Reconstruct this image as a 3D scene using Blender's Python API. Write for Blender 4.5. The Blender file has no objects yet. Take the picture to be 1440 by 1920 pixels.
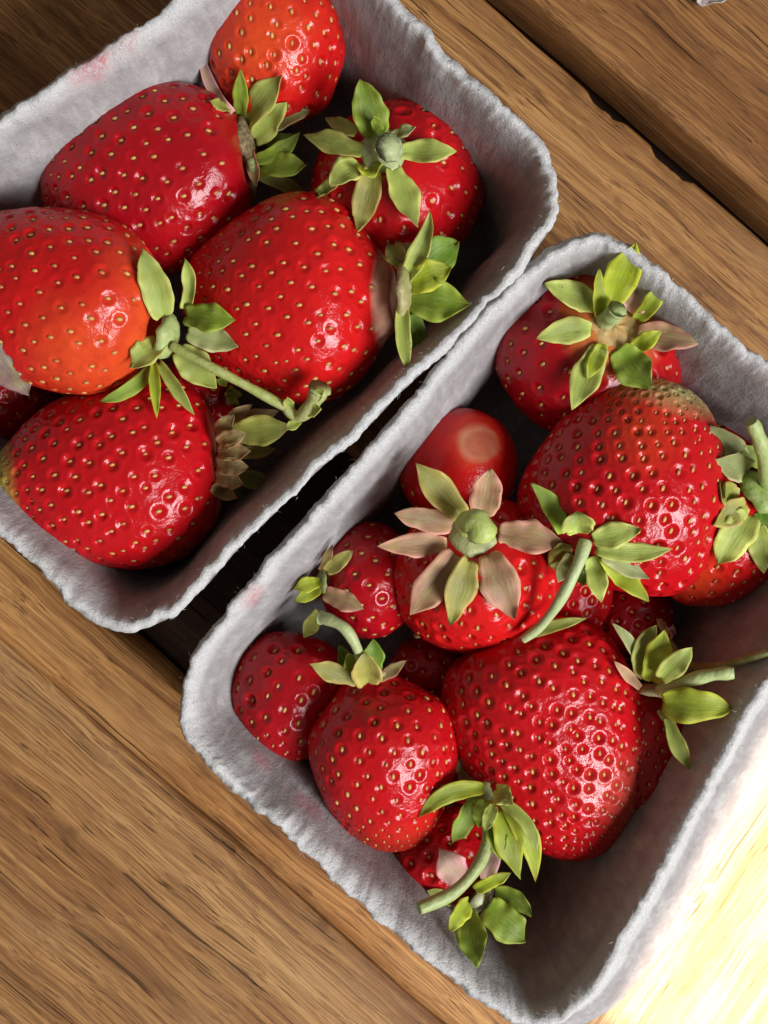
import bpy, math, random
import numpy as np
from mathutils import Vector, Matrix
from mathutils.bvhtree import BVHTree

random.seed(7)
RNG = np.random.default_rng(7)
R = math.radians
scene = bpy.context.scene
col = scene.collection

# ------------------------------------------------------------------ scale, camera
PX = 0.00012                 # metres covered by one photo pixel at rim height
ZR = 0.060                   # height of the punnet rims above the table
DC = 2200 * PX               # camera to rim plane
HC = ZR + DC                 # camera height
cam_d = bpy.data.cameras.new('camera')
cam = bpy.data.objects.new('camera', cam_d)
col.objects.link(cam)
cam.location = (0, 0, HC)
cam.rotation_euler = (0, 0, 0)
cam_d.sensor_fit = 'VERTICAL'
cam_d.sensor_height = 36
cam_d.lens = 36 / (2 * 960 / 2200)
cam_d.clip_start = 0.01
cam_d.clip_end = 20
scene.camera = cam

def at(px, py, z):
    k = (HC - z) / DC
    return Vector(((px - 720) * PX * k, -(py - 960) * PX * k, z))

# ------------------------------------------------------------------ world, lamps, exposure
w = bpy.data.worlds.new('World'); scene.world = w; w.use_nodes = True
w.node_tree.nodes['Background'].inputs[0].default_value = (1.0, 0.88, 0.76, 1)
w.node_tree.nodes['Background'].inputs[1].default_value = 0.15

def area_lamp(name, loc, target, sx, sy, watts, color, spread=180, xaxis=None):
    l = bpy.data.lights.new(name, 'AREA'); l.shape = 'RECTANGLE'
    l.size = sx; l.size_y = sy; l.energy = watts; l.color = color; l.spread = R(spread)
    o = bpy.data.objects.new(name, l); col.objects.link(o)
    z = (Vector(loc) - Vector(target)).normalized()
    x = Vector(xaxis) if xaxis else Vector((0, 0, 1)).cross(z)
    x = (x - z * x.dot(z)).normalized()
    y = z.cross(x)
    m = Matrix((x, y, z)).transposed().to_4x4(); m.translation = loc
    o.matrix_world = m
    return o
# the window the berries mirror: to the right, a little below the middle of the picture
az, el, d = R(-36), R(42), 1.5
area_lamp('window_light', (d*math.cos(az)*math.cos(el), d*math.sin(az)*math.cos(el), .03 + d*math.sin(el)),
          (0, 0, .03), 0.76, 0.62, 34.5, (0.92, 0.96, 1.0))
# direct sun through the pane: a near-parallel beam whose edge runs along the right punnet's lower right rim
pA, pB = at(1133, 1953, .050), at(1461, 1348, .050)
e_dir = (pB - pA).normalized()
o_dir = Vector((e_dir.y, -e_dir.x, 0))
hz_ = (e_dir * .50 - o_dir * .12)
s_dir = (hz_ * math.cos(R(70)) + Vector((0, 0, 1)) * math.sin(R(70))).normalized()
bx = (e_dir - s_dir * e_dir.dot(s_dir)).normalized()
by = s_dir.cross(bx)
if by.dot(o_dir) < 0: by = -by
BL, BW = 0.100, 0.16
bc = pA + bx * (BL/2 + .001) + by * (BW/2) + s_dir * 0.6
area_lamp('sun_beam', bc, bc - s_dir, BL, BW, .32, (1.0, 0.80, 0.62), spread=1.3, xaxis=bx)

scene.view_settings.view_transform = 'Standard'
scene.view_settings.look = 'None'
scene.view_settings.exposure = 0.0
scene.view_settings.gamma = 1.0
scene.render.engine = 'CYCLES'
scene.cycles.use_denoising = True
scene.cycles.max_bounces = 8

# ------------------------------------------------------------------ helpers
def vnoise(P, seed=0):
    """value noise, P (n,3) -> (-1..1)"""
    P = np.asarray(P, dtype=np.float64)
    I = np.floor(P).astype(np.int64); F = P - I
    F = F * F * (3 - 2 * F)
    def h(i, j, k):
        n = (i * 374761393 + j * 668265263 + k * 2147483647 + seed * 974634777) & 0xffffffff
        n = ((n ^ (n >> 13)) * 1274126177) & 0xffffffff
        n = ((n ^ (n >> 16)) * 2246822519) & 0xffffffff
        return ((n ^ (n >> 15)) & 0xffff) / 32767.5 - 1
    i, j, k = I[:, 0], I[:, 1], I[:, 2]
    x, y, z = F[:, 0], F[:, 1], F[:, 2]
    def L(a, b, t): return a + (b - a) * t
    return L(L(L(h(i, j, k), h(i+1, j, k), x), L(h(i, j+1, k), h(i+1, j+1, k), x), y),
             L(L(h(i, j, k+1), h(i+1, j, k+1), x), L(h(i, j+1, k+1), h(i+1, j+1, k+1), x), y), z)
def fbm(P, oct=3, seed=0):
    s = 0; a = 1; t = 0
    for o in range(oct):
        s = s + a * vnoise(np.asarray(P) * 2 ** o, seed + o * 17); t += a; a *= .5
    return s / t
def catmull(pts, n, closed=False):
    pts = np.array(pts, float); m = len(pts)
    out = []
    segs = m if closed else m - 1
    for i in range(segs):
        if closed: p0, p1, p2, p3 = pts[(i-1) % m], pts[i], pts[(i+1) % m], pts[(i+2) % m]
        else: p0, p1, p2, p3 = pts[max(i-1, 0)], pts[i], pts[i+1], pts[min(i+2, m-1)]
        for q in range(n):
            t = q / n
            out.append(.5 * ((2*p1) + (-p0+p2)*t + (2*p0-5*p1+4*p2-p3)*t*t + (-p0+3*p1-3*p2+p3)*t**3))
    if not closed: out.append(pts[-1])
    return np.array(out)
def resample(P, n, closed=False):
    Q = np.vstack([P, P[:1]]) if closed else P
    s = np.concatenate([[0], np.cumsum(np.linalg.norm(np.diff(Q, axis=0), axis=1))])
    t = np.linspace(0, s[-1], n + 1)[:-1] if closed else np.linspace(0, s[-1], n)
    return np.stack([np.interp(t, s, Q[:, k]) for k in range(Q.shape[1])], 1)
def mesh_np(name, V, F, mat, parent=None, loc=(0, 0, 0), smooth=True, colors=None, uv=None):
    """V (n,3) world coordinates, F (m,3|4) or a list of faces"""
    me = bpy.data.meshes.new(name)
    V = np.asarray(V, np.float64) - np.array(loc)
    if isinstance(F, np.ndarray):
        k = F.shape[1]
        me.vertices.add(len(V)); me.vertices.foreach_set('co', V.astype(np.float32).ravel())
        me.loops.add(F.size); me.loops.foreach_set('vertex_index', F.astype(np.int32).ravel())
        me.polygons.add(len(F)); me.polygons.foreach_set('loop_start', np.arange(0, F.size, k, dtype=np.int32))
        me.update(calc_edges=True)
    else:
        me.from_pydata([tuple(v) for v in V], [], F)
    if smooth: me.polygons.foreach_set('use_smooth', np.ones(len(me.polygons), bool))
    for nm, c in (colors or {}).items():
        a = me.color_attributes.new(nm, 'FLOAT_COLOR', 'POINT')
        c = np.asarray(c)
        if c.shape[1] == 3: c = np.hstack([c, np.ones((len(c), 1))])
        a.data.foreach_set('color', c.astype(np.float32).ravel())
    if uv is not None:
        l = me.uv_layers.new(name='UVMap')
        vi = np.zeros(len(me.loops), np.int32); me.loops.foreach_get('vertex_index', vi)
        l.data.foreach_set('uv', np.asarray(uv)[vi].astype(np.float32).ravel())
    me.validate(); me.update()
    me.materials.append(mat)
    o = bpy.data.objects.new(name, me); col.objects.link(o)
    if parent: o.parent = parent
    else: o.location = loc
    return o
def grid_faces(nr, nc, wrap=False):
    i = np.arange(nr - 1)[:, None]; c = nc if wrap else nc - 1
    j = np.arange(c)[None, :]; j2 = (j + 1) % nc
    return np.stack([i*nc + j, i*nc + j2, (i+1)*nc + j2, (i+1)*nc + j], -1).reshape(-1, 4)
def empty(name, loc, label, cat, group=None):
    o = bpy.data.objects.new(name, None); col.objects.link(o); o.location = loc
    o.empty_display_size = .01
    tag(o, label, cat, group); return o
def tag(o, label, cat, group=None, kind=None):
    if label: o['label'] = label
    if cat: o['category'] = cat
    if group: o['group'] = group
    if kind: o['kind'] = kind

class NT:
    def __init__(s, name):
        s.m = bpy.data.materials.new(name); s.m.use_nodes = True
        s.t = s.m.node_tree; s.b = s.t.nodes['Principled BSDF']; s.out = s.t.nodes['Material Output']
    def n(s, typ, **kw):
        nd = s.t.nodes.new(typ)
        for k, v in kw.items():
            if isinstance(k, str) and hasattr(nd, k): setattr(nd, k, v)
        return nd
    def l(s, a, b): s.t.links.new(a, b)
    def inp(s, nd, key, val):
        if hasattr(val, 'is_output') or isinstance(val, bpy.types.NodeSocket): s.l(val, nd.inputs[key])
        else: nd.inputs[key].default_value = val
    def noise(s, vec, scale, detail=4, rough=.55, dist=0):
        nd = s.n('ShaderNodeTexNoise'); s.l(vec, nd.inputs['Vector'])
        nd.inputs['Scale'].default_value = scale; nd.inputs['Detail'].default_value = detail
        nd.inputs['Roughness'].default_value = rough; nd.inputs['Distortion'].default_value = dist
        return nd.outputs['Fac']
    def ramp(s, fac, stops):
        nd = s.n('ShaderNodeValToRGB'); s.l(fac, nd.inputs[0])
        while len(nd.color_ramp.elements) < len(stops): nd.color_ramp.elements.new(.5)
        for e, (p, c) in zip(nd.color_ramp.elements, stops):
            e.position = p; e.color = (*c, 1) if len(c) == 3 else c
        return nd.outputs[0]
    def maprange(s, v, a, b, c, d):
        nd = s.n('ShaderNodeMapRange'); s.l(v, nd.inputs[0])
        for i, x in enumerate((a, b, c, d)): nd.inputs[i+1].default_value = x
        return nd.outputs[0]
    def mix(s, fac, a, b, blend='MIX'):
        nd = s.n('ShaderNodeMix'); nd.data_type = 'RGBA'; nd.blend_type = blend
        for k, v in ((0, fac), (6, a), (7, b)):
            if isinstance(v, bpy.types.NodeSocket): s.l(v, nd.inputs[k])
            elif k == 0: nd.inputs[k].default_value = v
            else: nd.inputs[k].default_value = (*v, 1)
        return nd.outputs[2]
    def math(s, op, a, b=0.0):
        nd = s.n('ShaderNodeMath'); nd.operation = op
        for k, v in ((0, a), (1, b)):
            if isinstance(v, bpy.types.NodeSocket): s.l(v, nd.inputs[k])
            else: nd.inputs[k].default_value = v
        return nd.outputs[0]
    def bump(s, h, dist, strength=1.0, normal=None):
        nd = s.n('ShaderNodeBump'); s.l(h, nd.inputs['Height'])
        nd.inputs['Distance'].default_value = dist; nd.inputs['Strength'].default_value = strength
        if normal: s.l(normal, nd.inputs['Normal'])
        return nd.outputs[0]
    def objco(s): return s.n('ShaderNodeTexCoord').outputs['Object']
    def mapping(s, vec, scale=(1, 1, 1), loc=(0, 0, 0)):
        nd = s.n('ShaderNodeMapping'); s.l(vec, nd.inputs[0])
        nd.inputs['Scale'].default_value = scale; nd.inputs['Location'].default_value = loc
        return nd.outputs[0]

# ------------------------------------------------------------------ materials
def mat_wood():
    T = NT('old_wood')
    oi = T.n('ShaderNodeObjectInfo')
    add = T.n('ShaderNodeVectorMath'); add.operation = 'ADD'
    T.l(T.objco(), add.inputs[0])
    sc = T.n('ShaderNodeVectorMath'); sc.operation = 'SCALE'; sc.inputs[0].default_value = (3.1, 1.7, 2.3)
    T.l(oi.outputs['Random'], sc.inputs['Scale']); T.l(sc.outputs[0], add.inputs[1])
    v = add.outputs[0]
    # slow wander of the grain
    warp = T.n('ShaderNodeTexNoise'); T.l(T.mapping(v, (5, 11, 11)), warp.inputs['Vector']); warp.inputs['Detail'].default_value = 2
    ws = T.n('ShaderNodeVectorMath'); ws.operation = 'MULTIPLY_ADD'
    T.l(warp.outputs['Color'], ws.inputs[0]); ws.inputs[1].default_value = (0, .0045, .0045); T.l(v, ws.inputs[2])
    g = ws.outputs[0]
    broad = T.noise(T.mapping(g, (3, 60, 60)), 1, 5, .6)
    streak = T.noise(T.mapping(g, (7, 330, 330)), 1, 5, .65)
    fine = T.noise(T.mapping(g, (16, 1600, 1600)), 1, 4, .65)
    pore = T.noise(T.mapping(g, (55, 2300, 2300), (1, 4, 0)), 1, 2, .6)
    crack = T.noise(T.mapping(g, (8, 620, 620), (3, 1, 0)), 1, 3, .5)
    patch = T.noise(T.mapping(v, (18, 40, 40), (5, 5, 5)), 1, 5, .65)
    knots = T.noise(T.mapping(v, (30, 60, 60), (9, 2, 5)), 1, 4, .6)
    base = T.ramp(broad, [(.30, (.235, .100, .032)), (.43, (.400, .195, .068)), (.56, (.520, .280, .108)), (.72, (.640, .385, .170))])
    c = T.mix(T.maprange(streak, .38, .56, .72, 0), base, (.195, .082, .028))
    c = T.mix(T.maprange(streak, .56, .70, 0, .5), c, (.62, .38, .17))
    c = T.mix(T.maprange(fine, .40, .54, .62, 0), c, (.150, .060, .020))
    c = T.mix(T.maprange(pore, .32, .42, .85, 0), c, (.060, .024, .010))
    c = T.mix(T.maprange(patch, .52, .72, 0, .45), c, (.50, .30, .135))
    c = T.mix(T.maprange(knots, .62, .72, 0, .7), c, (.085, .032, .014))
    ck = T.maprange(crack, .28, .34, 1, 0)
    c = T.mix(T.math('MULTIPLY', ck, .75), c, (.040, .017, .007))
    c = T.mix(1.0, c, oi.outputs['Color'], 'MULTIPLY')
    T.l(c, T.b.inputs['Base Color'])
    T.l(T.maprange(streak, .3, .7, .62, .42), T.b.inputs['Roughness'])
    T.b.inputs['Specular IOR Level'].default_value = .35
    h = T.math('ADD', T.math('MULTIPLY', streak, .6), T.math('MULTIPLY', fine, .35))
    h = T.math('SUBTRACT', h, T.math('MULTIPLY', ck, .9))
    T.l(T.bump(h, .0008, .85), T.b.inputs['Normal'])
    return T.m

def mat_pulp():
    T = NT('moulded_pulp')
    v = T.objco()
    n1 = T.noise(v, 120, 5, .6)
    n2 = T.noise(v, 900, 4, .65, .8)
    n3 = T.noise(v, 2600, 3, .6, .6)
    n4 = T.noise(T.mapping(v, (1, 1, .18)), 420, 3, .6, .4)
    c = T.ramp(n1, [(.3, (.30, .275, .268)), (.5, (.395, .368, .358)), (.7, (.49, .463, .450))])
    c = T.mix(T.maprange(n4, .40, .60, .45, 0), c, (.26, .23, .225))
    c = T.mix(T.maprange(n2, .38, .50, .35, 0), c, (.30, .265, .25))
    ed = T.n('ShaderNodeAttribute'); ed.attribute_name = 'torn'
    c = T.mix(T.math('MULTIPLY', ed.outputs['Fac'], T.maprange(n3, .35, .6, .35, 1)), c, (.62, .60, .575))
    c = T.mix(T.maprange(n3, .64, .74, 0, .3), c, (.74, .73, .72))
    c = T.mix(T.maprange(T.noise(v, 1300, 2, .5), .70, .76, 0, .7), c, (.16, .12, .10))
    a = T.n('ShaderNodeAttribute'); a.attribute_name = 'stain'
    c = T.mix(T.math('MULTIPLY', a.outputs['Fac'], T.maprange(n2, .35, .6, .25, 1)), c, (.50, .06, .09))
    T.l(c, T.b.inputs['Base Color'])
    T.b.inputs['Roughness'].default_value = .95
    T.b.inputs['Specular IOR Level'].default_value = .15
    h = T.math('ADD', T.math('MULTIPLY', n2, .8), T.math('MULTIPLY', n3, .45))
    h = T.math('ADD', h, T.math('MULTIPLY', n4, .9))
    T.l(T.bump(h, .00045, .8), T.b.inputs['Normal'])
    return T.m

def mat_flesh():
    T = NT('strawberry_flesh')
    a = T.n('ShaderNodeAttribute'); a.attribute_name = 'tint'
    v = T.objco()
    n = T.noise(v, 260, 4, .6)
    n2 = T.noise(v, 1500, 3, .6)
    c = T.mix(T.maprange(n, .35, .7, 0, .35), a.outputs['Color'], (.36, .003, .006), 'MIX')
    T.l(c, T.b.inputs['Base Color'])
    T.l(T.maprange(n, .3, .7, .13, .27), T.b.inputs['Roughness'])
    T.b.inputs['IOR'].default_value = 1.45
    T.b.inputs['Specular IOR Level'].default_value = .46
    T.b.inputs['Subsurface Weight'].default_value = .32
    T.b.inputs['Subsurface Radius'].default_value = (1.0, .12, .08)
    T.b.inputs['Subsurface Scale'].default_value = .0026
    T.b.inputs['Coat Weight'].default_value = .0
    T.b.inputs['Coat Roughness'].default_value = .10
    h = T.math('ADD', T.math('MULTIPLY', n, 1.0), T.math('MULTIPLY', n2, .25))
    T.l(T.bump(h, .00045, .7), T.b.inputs['Normal'])
    return T.m

def mat_seed():
    T = NT('achene')
    a = T.n('ShaderNodeAttribute'); a.attribute_name = 'tint'
    T.l(a.outputs['Color'], T.b.inputs['Base Color'])
    T.b.inputs['Roughness'].default_value = .38
    return T.m

def mat_leaf():
    T = NT('sepal')
    oi = T.n('ShaderNodeObjectInfo')
    a = T.n('ShaderNodeAttribute'); a.attribute_name = 'tint'
    uv = T.n('ShaderNodeUVMap').outputs[0]
    v = T.objco()
    n = T.noise(v, 420, 4, .6)
    vein = T.noise(T.mapping(uv, (2.2, 9, 1)), 1, 5, .65, .6)
    c = T.mix(1.0, oi.outputs['Color'], a.outputs['Color'], 'MULTIPLY')
    c = T.mix(T.maprange(n, .45, .75, 0, .40), c, (.44, .46, .10))
    c = T.mix(T.maprange(vein, .48, .66, 0, .30), c, (.54, .56, .18))
    c = T.mix(T.maprange(T.noise(v, 700, 3, .6), .68, .76, 0, .8), c, (.14, .08, .025))
    T.l(c, T.b.inputs['Base Color'])
    T.b.inputs['Roughness'].default_value = .48
    T.b.inputs['Specular IOR Level'].default_value = .4
    h = T.math('ADD', T.math('MULTIPLY', vein, .8), T.math('MULTIPLY', n, .5))
    T.l(T.bump(h, .0004, .7), T.b.inputs['Normal'])
    tr = T.n('ShaderNodeBsdfTranslucent'); T.l(c, tr.inputs['Color'])
    mx = T.n('ShaderNodeMixShader'); mx.inputs[0].default_value = .30
    T.l(T.b.outputs[0], mx.inputs[1]); T.l(tr.outputs[0], mx.inputs[2]); T.l(mx.outputs[0], T.out.inputs[0])
    return T.m

def mat_plain(name, c1, c2, scale, rough=.6):
    T = NT(name); v = T.objco()
    n = T.noise(v, scale, 4, .6)
    T.l(T.ramp(n, [(.35, c1), (.65, c2)]), T.b.inputs['Base Color'])
    T.b.inputs['Roughness'].default_value = rough
    T.l(T.bump(n, .0006, .8), T.b.inputs['Normal'])
    return T.m

def mat_stem():
    T = NT('stem_skin'); v = T.objco(); oi = T.n('ShaderNodeObjectInfo')
    n = T.noise(v, 500, 4, .6)
    c = T.mix(T.maprange(n, .4, .7, 0, .6), oi.outputs['Color'], (.52, .50, .24))
    T.l(c, T.b.inputs['Base Color']); T.b.inputs['Roughness'].default_value = .5
    T.l(T.bump(n, .0005, .7), T.b.inputs['Normal'])
    return T.m

M_WOOD, M_PULP, M_FLESH, M_SEED, M_LEAF, M_STEM = mat_wood(), mat_pulp(), mat_flesh(), mat_seed(), mat_leaf(), mat_stem()
M_FIBRE = mat_plain('pulp_fibre', (.55, .52, .50), (.72, .70, .68), 300, .9)
M_DRY = mat_plain('dry_husk', (.10, .06, .03), (.34, .25, .12), 900, .8)
M_SCRAP = mat_plain('dry_scrap', (.30, .22, .18), (.62, .55, .50), 600, .7)

# ------------------------------------------------------------------ the table
table = bpy.data.objects.new('table', None); col.objects.link(table)
table['kind'] = 'structure'; table['label'] = 'weathered oak table of wide planks with open gaps'
DU = Vector((0.757, -0.653, 0))           # along the grain, world
DV = Vector((0.653, 0.757, 0))            # across, towards the upper right
KT = HC / DC                              # photo pixels to table level
ROT = math.atan2(DU.y, DU.x)

def plank(v0, v1, u0, u1, z, thick, tint, seed, chips=(), rot=ROT, name='plank', nu=360, nv=26):
    """a board in its own frame: X along the grain; v and u in metres"""
    us = np.linspace(u0, u1, nu)
    e0 = fbm(np.stack([us*22, us*0+seed, us*0], 1), 3, seed) * .0012
    e1 = fbm(np.stack([us*22, us*0+seed+9, us*0], 1), 3, seed+3) * .0012
    for (uc, wd, dp) in chips:
        q = np.clip(1 - np.abs(us - uc) / wd, 0, 1)
        e1 -= dp * np.minimum(1, q*2.2) * (1 + .35*fbm(np.stack([us*320, us*0, us*0], 1), 2, 5))
    prof = np.concatenate([[0, .0006, .0016, .003], np.linspace(.006, (v1 - v0)-.006, nv), [(v1-v0)-.003, (v1-v0)-.0016, (v1-v0)-.0006, (v1-v0)]])
    drop = lambda dd: -.0016 * np.clip(1 - dd/.003, 0, 1)**2
    rows = []
    W = v1 - v0
    bot0 = np.stack([us, v0 + e0, np.full(nu, z - thick)], 1)
    bot1 = np.stack([us, v1 + e1, np.full(nu, z - thick)], 1)
    rows.append(bot0)
    for p in prof:
        f = p / W
        y = v0 + p + e0*(1-f)**3 + e1*f**3
        zz = z + drop(min(p, W-p)) + fbm(np.stack([us*14, y*120, us*0+seed], 1), 3, seed+8)*.00035
        rows.append(np.stack([us, y, zz], 1))
    rows.append(bot1)
    V = np.vstack(rows); F = grid_faces(len(rows), nu)[:, ::-1]
    # end caps
    nr = len(rows)
    faces = [tuple(f) for f in F.tolist()] + [tuple(i*nu for i in range(nr)), tuple(i*nu + nu-1 for i in range(nr))[::-1]]
    o = mesh_np(name, V, faces, M_WOOD, table)
    o.rotation_euler = (0, 0, rot); o.color = (*tint, 1)
    me = o.data
    fl = np.ones(len(me.polygons), bool); fl[-2:] = False
    me.polygons.foreach_set('use_smooth', fl)
    return o
T_ = PX * KT
UE = 0.30
plank(912*T_, 2600*T_, -UE, UE, -.0005, .022, (.86, .77, .67), 11)
ucp = lambda px, py: ((px-720)*.757 + (py-960)*.653) * T_
plank(40*T_, 850*T_, -UE, .215, 0, .022, (.94, .87, .76), 23,
      chips=[(ucp(1135, 200), .0070, .0013), (ucp(1250, 320), .0080, .0016)])
plank(-650*T_, -507*T_, -UE, .215, .0010, .022, (1.42, 1.30, 1.10), 31, nv=10)
plank(-2400*T_, -657*T_, -UE, .215, -.0022, .022, (.92, .86, .78), 47)
# end board, sun glare put into its pale tint; grain along the right punnet's lower right side
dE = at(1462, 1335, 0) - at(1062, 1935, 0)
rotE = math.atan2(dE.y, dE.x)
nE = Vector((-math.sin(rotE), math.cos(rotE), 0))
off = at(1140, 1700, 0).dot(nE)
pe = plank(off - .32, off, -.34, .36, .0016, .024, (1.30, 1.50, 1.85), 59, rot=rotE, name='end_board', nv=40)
# dark rail added under the gaps, tint blackened to stand for shade
shade_sheet = plank(-.30, .34, -UE, UE, -.030, .01, (.11, .08, .07), 71, name='gap_shade_sheet')

# ------------------------------------------------------------------ punnets
def punnet(label, pts, stains, flange_mid=None, seed=1, group='moulded pulp punnets'):
    P = resample(catmull([tuple(at(x, y, ZR).xy) for x, y in pts], 24, True), 1100, True)
    n = len(P)
    cen = P.mean(0)
    # outward normals, smoothed
    T = np.roll(P, -6, 0) - np.roll(P, 6, 0); T /= np.linalg.norm(T, axis=1)[:, None]
    N = np.stack([T[:, 1], -T[:, 0]], 1)
    if ((P - cen) * N).sum(1).mean() < 0: N = -N
    for _ in range(30): N = (np.roll(N, 1, 0) + N*2 + np.roll(N, -1, 0)) / 4
    N /= np.linalg.norm(N, axis=1)[:, None]
    fl = np.full(n, 0.0)
    if flange_mid is not None:
        a, b = [np.array(at(*q, ZR).xy) for q in flange_mid]
        ab = (b - a) / np.linalg.norm(b - a)
        dd = np.abs((P - a) @ np.array([-ab[1], ab[0]]))
        tt = (P - a) @ ab / np.linalg.norm(b - a)
        fl = np.clip(1.25 - dd/.012, 0, 1)**.5 * np.clip((tt+.05)/.12, 0, 1) * np.clip((1.05-tt)/.12, 0, 1)
    arc = np.arange(n) / n * 2*math.pi
    cyc = np.stack([np.cos(arc), np.sin(arc), arc*0], 1)
    hz = fbm(cyc*9 + seed*5, 3, seed) * .0014 + fbm(cyc*40 + seed, 2, seed+4) * .00028
    edge = fbm(cyc*26 + seed*3, 3, seed+7) * .0010 + fbm(cyc*110, 2, seed+12)*.00014
    hs = ((P - cen)*N).sum(1)
    for _ in range(40): hs = (np.roll(hs, 1) + hs*2 + np.roll(hs, -1))/4
    def OFF(x):                          # inward offset that cannot fold at the corners
        x = np.broadcast_to(np.asarray(x, float).reshape(-1), (n,)) if np.size(x) in (1, n) else x
        return cen + (P - cen)*(1 + x/hs)[:, None]
    TH = .0024
    dep = ZR - .004                      # inside depth
    FL = .0105                           # flare
    rows = []; zone = []
    def inner(s):                        # s 0 at the rim, 1 at the floor: inward offset, z
        x = -.0030 - FL * s
        zz = ZR - dep * s
        return x, zz
    # floor loops, from the middle outward
    base = OFF(-.0030 - FL - .0075)
    for k in (.0002, .15, .3, .45, .6, .75, .88, .96, 1.0):
        q = cen + (base - cen) * k
        rows.append(np.column_stack([q, np.full(n, ZR - dep + .0002)]))
        zone.append(0)
    for k in (.25, .5, .75):             # fillet
        a = k * math.pi / 2
        x = -.0030 - FL - .0075 + .0075*math.sin(a); zz = ZR - dep + .0075*(1 - math.cos(a))
        rows.append(np.column_stack([OFF(x), np.full(n, zz)])); zone.append(0)
    for s in np.linspace(.86, .03, 30):
        x, zz = inner(s)
        top = max(0, 1 - s/.25)
        x += .0018*top**2; tp = max(0, 1 - s/.10)
        rows.append(np.column_stack([OFF(x) + N*(edge[:, None]*tp), zz + hz*(1 - s)**3])); zone.append(1)
    # rim roll
    lip = [(-.0008, .0000), (-.0004, .0002), (.0002, .0003), (.0007, .0002), (.0010, -.0003)]
    for x, dz in lip:
        rows.append(np.column_stack([P + N*(x - .0002 + edge[:, None]), ZR + dz + hz])); zone.append(2)
    # outer skirt (wide where the wall is pushed out)
    for k in np.linspace(.12, 1, 10):
        x = .0012 + fl * .0102 * k; dz = -.0006 - .0012*k - fl*.0085*k
        rows.append(np.column_stack([P + N*(x[:, None] + edge[:, None]*(1-.7*k)), ZR + dz + hz*(1-.5*k)])); zone.append(3)
    x = .0012 + fl*.0102; dz = -.0030 - fl*.0099
    rows.append(np.column_stack([P + N*(x[:, None]), ZR + dz])); zone.append(3)
    rows.append(np.column_stack([P + N*(x[:, None] - .0016), ZR + dz - .0012])); zone.append(3)
    for s in np.linspace(.12, 1, 20):
        xx, zz = inner(s)
        xo = xx + TH + fl*.0030*(1 - s)
        rows.append(np.column_stack([OFF(xo), np.full(n, zz - .0018*s - fl*.004*(1-s))])); zone.append(4)
    ob = OFF(-.0030 - FL - .004)
    for k in (1, .6, .2, .0002):
        rows.append(np.column_stack([cen + (ob-cen)*k, np.full(n, .0020 if k > .9 else .0022)])); zone.append(5)
    V = np.vstack(rows); F = grid_faces(len(rows), n, True)
    nz_ = np.array(zone); torn = np.where(nz_ == 2, 1.0, 0.0)
    i2 = np.where(nz_ == 2)[0]; torn[i2[0]-1] = .8; torn[i2[0]-2] = .45; torn[i2[-1]+1] = .8
    zone = np.repeat(zone, n)
    # pulp relief: lumpy felt, stronger at the rim
    rad = np.column_stack([np.tile(N, (len(rows), 1)), np.zeros(len(V))])
    up = np.array([0, 0, 1.0])
    amp = np.choose(zone, [.00012, .00010, .00014, .00014, .0003, 0.0])
    f1 = fbm(V*700, 3, seed+21); f2 = fbm(V*1500, 2, seed+33); f3 = fbm(V*70, 2, seed+40)
    V = V + (rad*.8 + up*.6*(zone == 2)[:, None]) * (amp*(f1*1.1 + f2*.8))[:, None] + rad*(f3*.0009*((zone == 1)|(zone == 3)))[:, None]
    st = np.zeros(len(V))
    for (sx, sy, z, rx, am) in stains:
        c = np.array(at(sx, sy, z)); dd = np.linalg.norm(V - c, axis=1)
        st = np.maximum(st, am*np.clip(1.3 - dd/(rx*PX) + .6*fbm(V*500, 2, 77), 0, 1))
    st = np.where(zone >= 4, 0, st)
    loc = (cen[0], cen[1], 0)
    root = empty('punnet', loc, label, 'punnet', group)
    mesh_np('tray', V, F[:, ::-1], M_PULP, root, loc, colors={'stain': np.stack([st]*3, 1), 'torn': np.stack([np.repeat(torn, n)]*3, 1)})
    # loose fibres along the rim
    vs, fs = [], []
    rg = np.random.default_rng(seed + 100)
    for _ in range(450):
        i = rg.integers(n); 
        x = rg.uniform(-.0022, .0016) + fl[i]*rg.uniform(0, .001)
        p = np.array([*(P[i] + N[i]*(x + edge[i])), ZR + hz[i] - .0002 - .6*max(0, -x-.001) - max(0, x)*.7])
        a = rg.uniform(-1, 1)*1.3
        out = (1 if x > -.0006 else -1)
        dirn = np.array([*(N[i]*out*math.cos(a) + T[i]*math.sin(a)), rg.uniform(-.1, .55)])
        dirn /= np.linalg.norm(dirn)
        Ln = rg.uniform(.0003, .0009) * (1.9 if rg.random() < .06 else 1)
        bend = rg.normal(0, .45, 3)
        r0 = rg.uniform(.00003, .00007)
        sd = np.cross(dirn, [0, 0, 1.0]); sd /= np.linalg.norm(sd) + 1e-9; u2 = np.cross(sd, dirn)
        b0 = len(vs)
        for q in range(4):
            t = q/3; c = p + dirn*Ln*t + bend*Ln*t*t
            rr = r0*(1 - .8*t)
            for g in range(3):
                an = g*2.0944
                vs.append(c + sd*rr*math.cos(an) + u2*rr*math.sin(an))
        for q in range(3):
            for g in range(3):
                fs.append((b0+q*3+g, b0+q*3+(g+1) % 3, b0+q*3+3+(g+1) % 3, b0+q*3+3+g))
    fo = mesh_np('rim_fibres', np.array(vs), np.array(fs), M_FIBRE, root, loc); fo['kind'] = 'stuff'
    return root

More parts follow.
